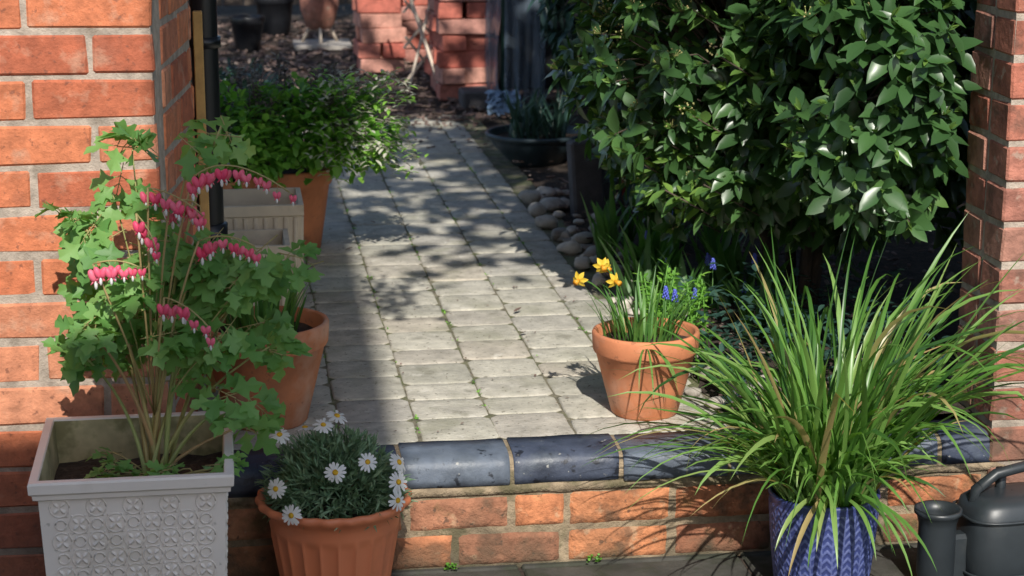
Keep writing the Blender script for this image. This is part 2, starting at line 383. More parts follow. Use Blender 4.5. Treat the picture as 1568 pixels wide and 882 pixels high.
# ------------------------------------------------------------ brick walls
def wall_face(mb,o,du,nrm,length,zb,rows,odd,m=0,H=.083,Ls=.228,dep=.05,start=0,jit=.0022):
    o=V((o[0],o[1],0)); du=V((du[0],du[1],0)).normalized(); nn=V((nrm[0],nrm[1],0)).normalized()
    for k in range(rows):
        z=zb+k*H; x=start
        first=Ls*.5 if (k+odd)%2 else Ls
        while x<length-.02:
            l=first if x==start else Ls
            l=min(l,length-x)
            x0=x+(0 if x==0 else .0055); x1=x+l-.0055
            c=o+du*((x0+x1)/2)-nn*(dep+U(-.0015,.0015))+V((0,0,z+H/2))
            brick(mb,c,((x1-x0)/2,dep,H/2-.0055),du,nn,(0,0,1),ch=.0045,jit=jit,m=m)
            x+=l
mb=MB()
prism(mb,[(-1.6,3.7035),(-.134,3.7035),(-.0735,4.2),(-.10,4.7),(-1.6,4.7)],-.239,2.17,1)
wall_face(mb,(-.13,3.70),(-1,0),(0,-1),1.45,-.23,29,1)
wall_face(mb,(-.13,3.70),(.06,.5),(.5,-.06),.50,-.23,29,0,start=.108)
wall_face(mb,(-.07,4.205),(-.03,.5),(.5,.03),.49,-.23,29,0)
box(mb,-1.62,-.04,3.67,4.74,2.18,2.25,1,ch=.01)
mb.build('brick_wall',[M['brick'],M['mortar']])
mb=MB()
prism(mb,[(1.5235,3.7035),(3.2,3.7035),(3.2,3.913),(1.5235,3.913)],-.239,1.62,1)
wall_face(mb,(1.52,3.70),(1,0),(0,-1),1.65,-.23,22,0)
wall_face(mb,(1.52,3.70),(0,1),(-1,0),.22,-.23,22,1,start=.104)
box(mb,1.49,3.23,3.67,3.95,1.63,1.70,1,ch=.01)
mb.build('brick_wall',[M['pierbrick'],M['mortar']])
mb=MB(); box(mb,-.065,-.045,4.22,4.25,0,.83,0,ch=.002); mb.build('timber_batten',[M['batten']])
mb=MB(); px,py=-.045,4.46
lathe(mb,px,py,[(.030,0),(.030,2.3)],20)
for z in (.74,1.9): lathe(mb,px,py,[(.030,z-.012),(.036,z-.012),(.036,z+.012),(.030,z+.012)],20); box(mb,px-.065,px+.02,py-.012,py+.012,z-.01,z+.01,ch=.002)
for z in (.30,1.5): lathe(mb,px,py,[(.030,z-.03),(.037,z-.03),(.038,z+.03),(.030,z+.032)],20)
mb.build('drainpipe',[M['black']])

# ------------------------------------------------------------ pots
def tpot(name,x,y,Rt,Rb,H,rimh=.05,soil=.03,mt='terra',z0=0,seg=56):
    mb=MB()
    pr=[(0.001,.004),(Rb-.006,.0),(Rb,.006),(Rb+(Rt*.92-Rb)*.5,(H-rimh)*.5),(Rt*.92,H-rimh-.002),(Rt*.955,H-rimh),(Rt*.975,H-rimh+.005),(Rt*.995,H-.006),(Rt-.003,H-.001),(Rt-.008,H),(Rt-.012,H-.004),(Rt*.88,H-rimh),(Rt*.8,H-rimh-.04)]
    lathe(mb,x,y,pr,seg,0,U(0,1),z0=z0,mod=lambda i,a,r,z:.0012*math.sin(2*a+1)+.0008*math.sin(5*a))
    disc(mb,x,y,z0+H-soil,Rt*.90,1)
    return mb.build(name,[M[mt],M['soil']])
tpot('terracotta_pot',.062,4.0,.132,.082,.218,.05)
tpot('terracotta_pot',.853,3.95,.113,.070,.182,.045)
tpot('terracotta_pot',.150,5.66,.145,.105,.245,.05)
tpot('terracotta_pot',-.06,5.50,.135,.09,.25,.05)
mb=MB()
def flute(i,a,r,z):
    if z<.02 or z>.165: return 0
    w=min(1,(z-.02)/.02)*min(1,(.172-z)/.02)
    return -.006*w*(abs(math.cos(a*11))**.5-.35) if w>0 else 0
pr=[(.001,.0),(.090,.0)]+[(.094+.028*k/24,.008+.165*k/24) for k in range(25)]+[(.123,.185),(.128,.196),(.136,.204),(.143,.210),(.1455,.216),(.144,.222),(.139,.224),(.133,.221),(.122,.205),(.116,.17)]
lathe(mb,.174,3.552,pr,264,0,.5,mod=lambda i,a,r,z: flute(i,a,r,z)+(.0022*math.cos(a*22)*(1 if z>.205 and r>.138 else 0)),z0=-.23)
disc(mb,.174,3.552,-.035,.12,1)
mb.build('ribbed_flower_pot',[M['plaster'],M['soil']])
mb=MB()
def emb(i,a,z):
    q=a*30/(2*math.pi); col=math.floor(q); f=abs(q-col-.5)*2
    return 1 if ((z*60+ f*.7+.37*(col%2))%1)<.40 or f>.90 else 0
np_=110
pr=[(.001,0),(.085,0)]+[(.088+.017*math.sin(min(1,k/np_)*1.3),.004+.186*k/np_) for k in range(np_+1)]+[(.107,.197),(.106,.201),(.100,.202),(.096,.195),(.092,.15)]
lathe(mb,1.11,3.50,pr,360,0,.3,mod=lambda i,a,r,z:(.0014*emb(i,a,z) if .012<z<.183 else 0),z0=-.23,rf=lambda i,a:(.12+.5*emb(i,a,pr[i][1]) if .012<pr[i][1]<.183 else .15))
disc(mb,1.11,3.50,-.05,.095,1)
mb.build('blue_plant_pot',[M['bpot'],M['soil']])
# cream planter with relief
mb=MB(); cx,cy=-.18,3.415; zt=.15; zb=-.23; hw,hd=.158,.175; bw,bd=.142,.158
def ring(w,d,z): return [(cx-w,cy-d,z),(cx+w,cy-d,z),(cx+w,cy+d,z),(cx-w,cy+d,z)]
L_=[ring(bw,bd,zb),ring(hw-.002,hd-.002,zt-.036),ring(hw+.006,hd+.006,zt-.032),ring(hw+.007,hd+.007,zt-.024),ring(hw+.012,hd+.012,zt-.020),ring(hw+.013,hd+.013,zt-.004),ring(hw+.011,hd+.011,zt),ring(hw-.002,hd-.002,zt),ring(hw-.004,hd-.004,zt-.003)]
vs=[p for r_ in L_ for p in r_]; fs=[[i*4+k,i*4+(k+1)%4,(i+1)*4+(k+1)%4,(i+1)*4+k] for i in range(len(L_)-1) for k in range(4)]
mb.add(vs,fs+[[3,2,1,0]],0)
vs=ring(hw-.004,hd-.004,zt-.003)+ring(hw-.012,hd-.012,zt-.12); mb.add(vs,[[i,(i+1)%4,(i+1)%4+4,i+4] for i in range(4)],1)
g=9;vs=[];fs=[]
for j in range(g+1):
    for i in range(g+1):
        vs.append((cx+(hw-.008)*(2*i/g-1),cy+(hd-.008)*(2*j/g-1),zt-.078+U(-.006,.006)))
for j in range(g):
    for i in range(g): a=j*(g+1)+i; fs.append([a,a+1,a+g+2,a+g+1])
mb.add(vs,fs,2,.5,True)
def side(o,ux,nr,half):
    o=V(o);ux=V(ux);nr=V(nr); sp=.062
    H0=zt-.036; Hh=H0-zb
    def P(a,h,out):
        t=h/Hh; w=bw+(hw-.002-bw)*t; ins=(hw-.002-w)
        return o+ux*(a*w/(hw))+V((0,0,zb+h))-nr*ins+nr*out
    nrow=int(Hh/(sp/2))
    for j in range(nrow+1):
        for i in range(-6,7):
            if (i+j)%2: continue
            a=i*sp/2; h=Hh-.014-j*sp/2
            if abs(a)>half-.012 or h<.012: continue
            for q in range(4):
                an=math.pi/4+q*math.pi/2; L=.0145
                c0=P(a,h,0); dd=ux*math.cos(an)+V((0,0,1))*math.sin(an); pp=ux*-math.sin(an)+V((0,0,1))*math.cos(an)
                vs=[c0+dd*.0015]
                for t,w_ in ((.35,.0030),(.7,.0042),(1,.0)):
                    if w_: vs+= [c0+dd*L*t-pp*w_,c0+dd*L*t+nr*.0042,c0+dd*L*t+pp*w_]
                    else: vs+=[c0+dd*L*1.05]
                mb.add(vs,[[0,1,2],[0,2,3],[1,4,5,2],[2,5,6,3],[4,7,5],[5,7,6]],0,.5,False)
            for sx in(-1,1):
                a2=a+sx*sp/2; h2=h-sp/2
                if abs(a2)>half-.006 or h2<.004: continue
                A=P(a+sx*.015,h-.015,.0006); B=P(a2-sx*.015,h2+.015,.0006)
                for of in (-.003,.003): tube(mb,[A+ux*of,(A+B)/2+ux*of*1.8,B+ux*of],.0018,4,0,.5)
            if h-sp/2>.01:
                tube(mb,[P(a+.0095*math.cos(t*math.pi/5),h-sp/2+.0095*math.sin(t*math.pi/5),.0005) for t in range(11)],.0018,4,0,.5)
                tube(mb,[P(a+.017*math.cos(t*math.pi/8),h+.017*math.sin(t*math.pi/8),.0002) for t in range(17)],.0015,4,0,.5)
side((cx,cy-hd+.002,0),(1,0,0),(0,-1,0),hw)
side((cx+hw-.002,cy,0),(0,1,0),(1,0,0),hd)
mb.build('cream_planter_box',[M['white'],M['inner'],M['soil']])
def sqp(x0,x1,y0,y1,H):
    mb=MB(); cx,cy=(x0+x1)/2,(y0+y1)/2; w,d=(x1-x0)/2,(y1-y0)/2
    def rg(a,b,z): return [(cx-a,cy-b,z),(cx+a,cy-b,z),(cx+a,cy+b,z),(cx-a,cy+b,z)]
    L_=[rg(w*.9,d*.9,0),rg(w-.006,d-.006,H-.03),rg(w,d,H-.026),rg(w,d,H),rg(w-.012,d-.012,H),rg(w-.016,d-.016,H-.07)]
    vs=[p for r_ in L_ for p in r_]; fs=[[i*4+k,i*4+(k+1)%4,(i+1)*4+(k+1)%4,(i+1)*4+k] for i in range(5) for k in range(4)]
    mb.add(vs,fs+[[3,2,1,0]],0); vs=rg(w-.014,d-.014,H-.055); mb.add(vs,[[0,1,2,3]],1)
    n=9
    for k in range(n):
        t=(k+.5)/n*2-1
        tube(mb,[(cx+t*w*.86,cy-d*.9,.004),(cx+t*w*.93,cy-d+.006,H-.032)],.0065,6,0)
        tube(mb,[(cx+w*.9,cy+t*d*.86,.004),(cx+w-.006,cy+t*d*.93,H-.032)],.0065,6,0)
    mb.build('square_planter',[M['beige'],M['soil']])
sqp(-.060,.182,4.92,5.16,.275); sqp(-.060,.138,4.66,4.86,.229)

# ------------------------------------------------------------ bleeding heart
mb=MB()
half=[(.0,.03),(.18,.09),(.32,.24),(.40,.40),(.48,.45),(.52,.31),(.57,.16),(.69,.24),(.82,.27),(.86,.15),(.93,.07),(1,0)]
out=half+[(x,-y) for x,y in half[-2::-1]]
def leaflet(p,d,up,L,r):
    d,s,n=frame(d,up); p=V(p); k=U(.1,.55); fo=U(.05,.35)
    f=lambda x,y: p+d*(x*L)+s*(y*L)-n*L*(k*x*x)+n*abs(y)*L*fo
    vs=[f(.45,0)]+[f(x*U(.95,1.05),y*U(.85,1.15)) for x,y in out]; N_=len(out)
    mb.add(vs,[[0,i+1,i+2] for i in range(N_-1)]+[[0,N_,1]],0,r,True)
def cleaf(p,d,up,L):
    d,s,n=frame(d,up); p=V(p)-d*L*.55; r=U(0,1)
    for (t,sd,an) in ((1,0,0),(.95,1,.8),(.95,-1,.8),(.4,1,1.1),(.4,-1,1.1),(.62,1,.7),(.62,-1,.7)):
        if R.random()<.12: continue
        q=p+d*(L*.62*t)-n*(L*.08*t*t); dd=d*math.cos(an)+s*sd*math.sin(an)
        q2=q+dd*L*.10
        tube(mb,[q,q2],.0008,4,1)
        leaflet(q2,dd+rdir()*.3,n+rdir()*.5,L*U(.42,.60),min(1,max(0,r+U(-.3,.3))))
    tube(mb,[p,p+d*L*.62-n*L*.04],.0010,4,1)
base=V((-.145,3.43,.075))
cl=[(-.011,.715),(-.162,.68),(-.067,.66),(-.246,.540),(-.27,.56),(-.123,.506),(-.056,.500),(.034,.484),(.10,.495),(-.224,.418),(-.157,.462),(-.168,.385),(-.078,.396),(-.022,.363),(.03,.345),(.06,.32),(-.09,.28),(-.213,.308),(-.28,.319),(-.01,.24),(.03,.17),(-.112,.451),(0,.43),(-.19,.44),(-.24,.37),(-.14,.58),(-.20,.60),(-.05,.45),(-.12,.36),(-.04,.41),(.06,.47),(-.20,.35),(-.10,.42)]
for i,(x,z) in enumerate(cl):
    y=3.42+U(-.07,.07); e=V((x,y,z)); b0=base+V((U(-.02,.02),U(-.02,.02),0))
    mid=V((base.x+(x-base.x)*U(.2,.4),(base.y+y)/2,base.z+(z-base.z)*.65))
    if i%3==0 or z<.3: tube(mb,bez(b0,mid,e,8),[.0048-.0034*k/8 for k in range(9)],6,1,U(0,1))
    else: tube(mb,bez(b0.lerp(mid,.8),mid,e,5),.0014,5,1,.7)
    big=.25<z<.56 and x<0
    for k in range(4 if big else (3 if i%2 else 2)):
        dx=x-base.x
        d=V((dx*3+U(-1,1),-.35+U(-.6,.4),U(-.5,.3)))
        cleaf(e+V((U(-.025,.025),U(-.03,.03),U(-.025,.025))),d,(U(-.4,.4),-.75,.8),U(.066,.100))
for k in range(16):
    x=base.x+U(-.1,.14); y=U(3.28,3.5); tube(mb,bez(base,(x,y,.13),(x,y,.11),4),.0015,4,1)
    cleaf((x,y,U(.10,.145)),(x-base.x+U(-.3,.3),U(-.8,0),.1),(0,-.3,1),U(.045,.065))
def heart(p,sc):
    a=U(-.5,.5); r=U(0,1)
    rot=Matrix.Rotation(a,3,'Z')
    for sd in(-1,1):
        rt=rot@Matrix.Rotation(sd*.35,3,'Y')
        ell(mb,V(p)+rot@V((sd*.0042*sc,0,-.009*sc)),(.0052*sc,.0042*sc,.0088*sc),2,r,8,6,rot=rt)
        tube(mb,[V(p)+rot@V((sd*.003*sc,0,-.017*sc)),V(p)+rot@V((sd*.0065*sc,-.001,-.021*sc))],[.0012*sc,.0006*sc],4,2,r)
    ell(mb,V(p)+V((0,-.0008,-.0215*sc)),(.0024*sc,.0024*sc,.0058*sc),3,.5,6,5)
ch=[((-.06,.645),(-.005,.70),(.098,.622),11),((-.135,.63),(-.085,.625),(-.045,.585),7),((-.23,.505),(-.19,.522),(-.155,.505),6),((-.055,.535),(-.01,.56),(.038,.53),7),((-.155,.59),(-.13,.565),(-.125,.535),4),((-.115,.445),(-.075,.44),(-.04,.395),6),((-.10,.60),(-.07,.62),(-.05,.60),3)]
for a,b_,c,n in ch:
    y=3.29+U(-.02,.02); pts=bez((a[0],y+.02,a[1]),(b_[0],y,b_[1]),(c[0],y-.01,c[1]),n)
    tube(mb,pts,.0014,5,1); tube(mb,bez((base.x,base.y,.2),((base.x+a[0])/2,y,a[1]*.8),pts[0],8),.002,5,1,.3)
    for k,p in enumerate(pts):
        q=p+V((U(-.006,.006),U(-.012,.012),-U(.003,.012))); tube(mb,[p,q],.0006,4,1)
        heart(q,U(1.1,1.35)*(1-.35*k/n))
mb.build('bleeding_heart_plant',[M['bleed'],M['bstem'],M['pink'],M['wpet']])

# ------------------------------------------------------------ daisy plant
mb=MB(); c=V((.176,3.552,-.02))
for i in range(1700):
    d=rdir(-.15,1); rr=U(.55,1.0)*(1+.16*noise.noise(d*2.5))
    p=c+V((d.x*.128*rr,d.y*.122*rr,max(-.01,d.z*.125*rr)))
    dd=(d+rdir()*.6+V((0,0,.25)))
    for k in range(3):
        leaf(mb,p,dd+rdir()*.7,rdir(.2,1),U(.014,.030),U(.003,.0058),0,U(0,1),curl=U(-.1,.3),prof=((0,.3),(.5,1),(1,.1)))
for i in range(60):
    d=rdir(.1,1); tube(mb,[c,c+V((d.x*.1,d.y*.1,d.z*.09))],.0012,4,0,.2)
def daisy(p,n,s):
    n=V(n).normalized(); _,a,b_=frame(n,(0.1,.2,1)) 
    N_=R.choice([13,14,15,16])
    for k in range(N_):
        an=2*math.pi*k/N_+U(-.08,.08); d=a*math.cos(an)+b_*math.sin(an)
        leaf(mb,V(p)+d*s*.22,d+n*U(-.25,.15),n,s*U(.7,.85),s*.27,1,.5,curl=.15,fold=.05,prof=((0,.5),(.4,.9),(.8,1),(1,.45)))
    rot=frame(n)[0].to_track_quat('Z','Y').to_matrix()
    ell(mb,V(p)+n*.001,(s*.27,s*.27,s*.15),2,.5,12,6,rot=rot)
fl=[(.075,3.50,.130,(0,-.6,1)),(.155,3.50,.145,(.1,-.5,1)),(.182,3.53,.152,(.3,-.3,1)),(.172,3.44,.073,(-.1,-1,.5)),(.232,3.455,.085,(.2,-1,.6)),(.064,3.44,.047,(-.5,-1,.3)),(.09,3.42,.002,(-.4,-1,.2)),(.292,3.49,.07,(.8,-.6,.6)),(.288,3.46,.042,(.6,-.9,.4)),(.285,3.445,.012,(.7,-.8,.2)),(.30,3.52,.055,(1,-.2,.5)),(.125,3.60,.11,(0,.2,1))]
for x,y,z,n in fl:
    tube(mb,bez((c.x,c.y,0),((c.x+x)/2,(c.y+y)/2,z),(x,y,z),5),.001,4,0,.8); daisy((x,y,z),n,U(.018,.023))
mb.build('daisy_plant',[M['dleaf'],M['wpet'],M['disk']])

# ------------------------------------------------------------ grassy plant in the blue pot
mb=MB()
for i in range(400):
    a=U(0,6.283); rr=.08*math.sqrt(R.random()); p=(1.11+rr*math.cos(a),3.50+rr*math.sin(a),-.055)
    az=a+U(-1.2,1.2); k=R.random()
    L=U(.28,.58) if k<.72 else U(.15,.32); t0=U(.0,.40)+rr*3.2; t1=U(.5,1.6) if R.random()<.45 else U(1.4,2.7)
    L*=1+.14*math.cos(az)
    r=min(.78,max(0,R.gauss(.45,.22))) if R.random()<.92 else U(.9,1.0)
    blade(mb,p,az,L,U(.007,.0135),t0,t1,0,r,11,U(1.1,2.6),U(-1.4,1.4),kink=(.8 if R.random()<.2 else 0))
for i in range(110):
    a=U(0,6.283); rr=.085*math.sqrt(R.random())
    blade(mb,(1.11+rr*math.cos(a),3.50+rr*math.sin(a),-.055),a+U(-.8,.8),U(.14,.28),U(.010,.016),U(.1,.6),U(1.2,2.4),0,U(.5,.8),8,1.5,U(-.6,.6))
for i in range(20):
    a=U(2.4,4.6); blade(mb,(1.06,3.47,-.04),a,U(.36,.52),.0045,U(.5,.9),U(1.8,2.5),0,U(.3,1),10,1.1,U(-1,1))
for i in range(12):
    az=U(-2.6,-.5); blade(mb,(1.11,3.45,-.04),az,U(.18,.32),.011,U(.6,1.0),U(2.6,3.0),0,U(.3,1.0),10,.7,U(-.6,.6))
mb.build('strap_leaf_plant',[M['strap']])

# ------------------------------------------------------------ watering can
mb=MB(); X,Y,Z=1.50,3.46,-.232
def sup(a,w,d,p=.55):
    c,s=math.cos(a),math.sin(a); return (abs(c)**p*math.copysign(w,c),abs(s)**p*math.copysign(d,s))
lv=[(0,.075,.05),(.006,.085,.06),(.06,.088,.062),(.11,.086,.060),(.135,.078,.054),(.146,.062,.042),(.149,.03,.02),(.149,.001,.001)]
vs=[];fs=[];sg=36
for z,w,d in lv:
    for k in range(sg):
        x,y=sup(2*math.pi*k/sg,w,d); vs.append((X+.03+x,Y+y,Z+z))
for i in range(len(lv)-1):
    for k in range(sg): k2=(k+1)%sg; fs.append([i*sg+k,i*sg+k2,(i+1)*sg+k2,(i+1)*sg+k])
mb.add(vs,fs,0,.5,True)
for z in (.03,.118):
    tube(mb,[(X+.03+sup(2*math.pi*k/36,.089,.063)[0],Y+sup(2*math.pi*k/36,.089,.063)[1],Z+z) for k in range(37)],.0025,5,0)
lathe(mb,X-.105,Y-.01,[(.024,.0),(.030,.02),(.030,.10),(.034,.115),(.038,.118),(.038,.125),(.033,.125),(.029,.11),(.027,.05),(.001,.045)],28,0,z0=Z+.01)
box(mb,X-.085,X-.045,Y-.02,Y+.01,Z+.01,Z+.09,0,ch=.006)
tube(mb,[(X-.04,Y,Z+.12),(X-.035,Y,Z+.155),(X-.0,Y,Z+.178),(X+.06,Y,Z+.188),(X+.12,Y,Z+.178),(X+.15,Y,Z+.14),(X+.155,Y,Z+.09),(X+.13,Y,Z+.05),(X+.11,Y,Z+.04)],[.010,.009,.0085,.0085,.0085,.009,.009,.009,.008],10,0)
tube(mb,[(X+.02,Y+.02,Z+.12),(X+.02,Y+.02,Z+.18)],.009,8,0)
wc=mb.build('watering_can',[M['can']])
wc.data.transform(Matrix.Translation((1.45,3.49,-.232))@Matrix.Diagonal((1.2,1.2,1.25,1))@Matrix.Rotation(.12,4,'Z')@Matrix.Translation((-X,-Y,.232)))

# ------------------------------------------------------------ laurel bush
mb=MB(); C=V((1.42,4.78,.80))
def shoot(p,d,C):
    ax=(d+V((0,0,.45))+rdir()*.45).normalized(); _,a_,b_=frame(ax,(0.3,.1,1))
    rr0=min(1,max(0,.40+.6*noise.noise(p*5)))*.85
    n=R.choice([4,5,6]); off=U(0,6)
    for k in range(n):
        an=off+k*2.4; dd=(a_*math.cos(an)+b_*math.sin(an))*U(.7,1.1)+ax*U(.25,.8)+V((0,0,-.25))
        L=U(.042,.076); leaf(mb,p-ax*.008*k,dd,ax*.8+V((0,0,.6)),L,L*U(.42,.54),0,min(1,rr0+U(-.2,.25)),curl=U(.0,.35),fold=U(.08,.25))
    for k in range(3): leaf(mb,p,ax+rdir()*.25,rdir(),U(.022,.04),.010,0,U(.8,1))
    if R.random()<.3: tube(mb,bez(p,C+(p-C)*.6,(C.x+U(-.05,.05),C.y,.25),5),[.0015,.002,.003,.004,.005,.006],5,2)
for (C_,RD,N_,zm) in ((C,V((.56,.48,.62)),2050,.19),(V((1.36,4.16,.72)),V((.18,.34,.38)),400,.36)):
    for i in range(N_):
        d=rdir(-.95,1); lump=1+.20*noise.noise(d*2.2+V((5,1,2)))+.10*noise.noise(d*6)
        rr=(1-.5*R.random()**2.4)*lump
        e=V((math.copysign(abs(d.x)**.8,d.x),math.copysign(abs(d.y)**.8,d.y),math.copysign(abs(d.z)**.8,d.z)))
        p=C_+V((e.x*RD.x*rr,e.y*RD.y*rr,e.z*RD.z*rr))
        if p.z<zm+.08*noise.noise(p*4): continue
        if p.x>1.47 and 3.62<p.y<3.98: continue
        shoot(p,d,C)
        if rr>.8 and R.random()<(.35 if p.x<1.1 else .03):
            for k in range(8):
                q=rdir(0,1)*.02; tube(mb,[p,p+q],.0007,4,1,.1); ell(mb,p+q,(.0022,.0022,.0022),1,U(0,1),5,4)
for i in range(9):
    a=U(0,6.3); tube(mb,bez((C.x+.05*math.cos(a),C.y+.05*math.sin(a),0),(C.x+.1*math.cos(a),C.y+.1*math.sin(a),.4),(C.x+.35*math.cos(a),C.y+.3*math.sin(a),U(.7,1.2)),8),[.016-.0014*k for k in range(9)],8,2)
for (x,y,z) in ((.86,4.7,.84),(.90,4.6,.78),(.84,4.75,.80),(.93,4.7,.68),(.95,4.6,.60),(.94,4.65,.50),(.97,4.6,.42),(1.0,4.6,.34),(.93,4.55,.72),(.91,4.9,.74),(.88,4.8,.90),(.97,4.55,.54),(1.02,4.5,.48),(1.03,4.5,.66),(1.05,4.45,.8),(1.05,4.4,.56),(1.08,4.4,.40),(1.0,4.45,.38),(1.1,4.35,.7)):
    tube(mb,[(x+.2,y+.1,z-.12),(x,y,z)],.002,5,2)
    for k in range(17):
        q=V((x,y,z))+V((.12,.06,-.07))*R.random(); leaf(mb,q,V((-.8,-.2,.3))+rdir()*.9,(0,-.2,1),U(.035,.065),U(.018,.028),0,U(.6,1),curl=.2)  # lighter leaf tones on path-side sprigs: sunlit tips put into the colour
    if z>.5:
        for k in range(12):
            q=V((x-.015,y,z+.02))+rdir()*.018; ell(mb,q,(.0028,.0028,.0028),1,U(0,1),5,4)
mb.build('laurel_bush',[M['bush'],M['bud'],M['bark']])

# ------------------------------------------------------------ pot plants & bed plants
mb=MB(); cx,cy=.853,3.95
for i in range(80):
    a=U(0,6.28); r_=.075*math.sqrt(R.random()); blade(mb,(cx-.01+r_*math.cos(a),cy+r_*math.sin(a),.14),a+U(-.6,.6),U(.08,.18),U(.004,.008),U(0,.4),U(.3,1.6),0,U(.2,1),6)
for x,y,z,dx in ((.70,3.90,.305,-.6),(.752,3.92,.328,.1),(.775,3.90,.300,.5),(.765,3.95,.318,.3)):
    tube(mb,bez((cx-.03,cy,.14),((cx+x)/2-.02,y,z),(x,y+.01,z),8),.0018,5,0,.4)
    n=V((dx,-.8,-.15)).normalized(); _,a_,b_=frame(n,(0,0,1)); p=V((x,y,z))
    for k in range(6):
        an=k*math.pi/3; d=a_*math.cos(an)+b_*math.sin(an); leaf(mb,p,d-n*.35,n,.020,.011,1,.5,curl=.1)
    tube(mb,[p,p+n*.006,p+n*.016],[.003,.0042,.0062],8,2)
def muscari(x,y,z,h):
    tube(mb,[(x,y,z),(x,y,z+h)],.0013,5,0)
    for k in range(26):
        t=k/26; a=k*2.4; q=.0062*(1-.7*t); ell(mb,(x+q*math.cos(a),y+q*math.sin(a),z+h-.008+t*.026),(.0027,.0027,.003),3,.5,5,4)
muscari(.889,3.93,.14,.12); muscari(.92,3.98,.14,.10)
for i in range(5): blade(mb,(cx-.02,cy-.09,.16),U(-2.6,-.8),U(.12,.2),.004,1.1,2.9,0,.7,8,.8)
mb.build('daffodil_plant',[M['green'],M['yel'],M['org'],M['musc']])
mb=MB(); cx,cy=.055,4.0
for i in range(60):
    a=U(0,6.28); r_=.07*math.sqrt(R.random()); blade(mb,(cx+r_*math.cos(a),cy+r_*math.sin(a),.17),a+U(-.6,.6),U(.08,.19),U(.006,.012),U(0,.35),U(.3,1.1),0,U(0,.8),6)
for x,y,h in ((-.0,3.96,.13),(.03,3.95,.12),(.015,4.02,.14),(.07,3.97,.11)): muscari(x,y,.18,h)
mb.build('grape_hyacinth_plant',[M['green'],M['yel'],M['org'],M['musc']])
mb=MB()
for i in range(24):
    x=U(1.0,1.35); y=U(4.15,5.6)
    for k in range(9): blade(mb,(x+U(-.02,.02),y+U(-.02,.02),.0),U(0,6.28),U(.12,.24),U(.012,.03),U(.05,.4),U(.4,1.4),0,U(0,.45),6)
for i in range(10):
    muscari(U(1.0,1.3),U(4.1,5.3),.02,U(.10,.16))
mb.build('bulb_foliage',[M['green'],M['yel'],M['org'],M['musc']])
mb=MB()
for i in range(18):
    x,y=U(.94,1.08),U(4.15,4.45); h=U(.14,.26); tx,ty=x+U(-.05,.05),y+U(-.05,.03)
    tube(mb,[(x,y,0),(tx,ty,h)],.0018,5,0,.5)
    for k in range(40):
        t=U(.15,1); leaf(mb,(x+(tx-x)*t+U(-.008,.008),y+(ty-y)*t,h*t),rdir(-.1,.8),(0,0,1),U(.014,.030),.009,0,U(.3,1))
mb.build('spurge_plant',[M['herb']])
mb=MB()
for i in range(900):
    x=U(1.02,1.5);y=U(3.86,4.5); p=V((x,y,U(.0,.10+.14*R.random())))
    leaf(mb,p,rdir(-.1,.8),(0,0,1),U(.02,.04),U(.012,.02),0,U(0,1))
mb.build('ground_cover',[M['dark']])

mb=MB()
LP=((0,.1),(.3,1),(.6,.75),(.75,.9),(1,.1))
for (cx,cy,cz,rx,ry,rz,n,mm) in ((.19,5.60,.34,.17,.15,.13,1500,0),(-.02,5.5,.34,.16,.15,.14,1000,0),(.32,5.52,.35,.13,.10,.13,650,0)):
    for i in range(n):
        d=rdir(-.7,1); q=(1-.5*R.random()**2)*(1+.45*noise.noise(d*3)); p=V((cx+d.x*rx*q,cy+d.y*ry*q,cz+d.z*rz*q))
        leaf(mb,p,d+rdir()*.8,(0,-.2,1),U(.02,.042),U(.014,.026),mm,U(0,1),curl=.2,prof=LP)
for i in range(85):
    x,y=U(-.1,.30),U(5.5,5.75); top=V((x+U(-.05,.06),y+U(-.05,.03),U(.42,.57))); tube(mb,[(x,y,.25),top],.0015,4,1,.3)
    for k in range(24): leaf(mb,V((x,y,.25)).lerp(top,U(.5,1)),rdir(-.2,.9),(0,0,1),U(.018,.032),U(.008,.013),1,U(0,.8))
for i in range(60):
    e=V((.26+U(0,.26),5.46+U(-.08,.05),U(.24,.54))); tube(mb,bez((.2,5.6,.3),(.28,5.55,.45),e,5),.0012,4,1,.6)
    for k in range(14): leaf(mb,e+rdir()*.02-V((.05,0,-.01))*R.random(),rdir(-.5,.6),(0,0,1),U(.018,.032),.011,R.choice([0,1]),1.0)  # palest tones only: the plant's sunlit right edge is painted into these leaves
mb.build('herb_plant',[M['herb'],M['sage']])

# ------------------------------------------------------------ stones, bowl, post
mb=MB()
def st(x,y,s,z=0):
    ell(mb,(x,y,z+s*.4),(s*U(.8,1.3),s*U(.7,1),s*U(.45,.7)),0,U(0,1),14,9,.35,Matrix.Rotation(U(0,6),3,'Z'))
for x,y,s in ((.97,6.25,.045),(1.02,6.12,.05),(.96,6.05,.04),(1.03,6.32,.04),(.96,5.85,.04),(.97,5.68,.035),(1.03,5.6,.04),(.97,5.5,.036),(1.03,5.42,.035),(.97,5.3,.036),(1.04,5.2,.035),(.98,5.1,.03),(1.04,5.0,.036),(1.0,4.85,.03),(1.1,5.75,.04),(1.14,5.9,.045),(1.06,6.15,.035)): st(x-.01,y,s*.9)
for i in range(70): st(U(.96,1.12),U(3.9,6.4),U(.010,.028))
for x,y,s in ((1.08,4.05,.03),(1.12,3.98,.026),(1.05,4.18,.03),(1.16,4.1,.03)): st(x,y,s)
mb.build('cobblestones',[M['stone']])
mb=MB(); lathe(mb,1.09,6.95,[(.001,0),(.085,0),(.095,.01),(.14,.055),(.166,.088),(.170,.100),(.182,.102),(.186,.112),(.180,.118),(.166,.116),(.16,.09)],56); disc(mb,1.09,6.95,.095,.162,1); mb.build('planting_bowl',[M['teal'],M['soil']])
mb=MB()
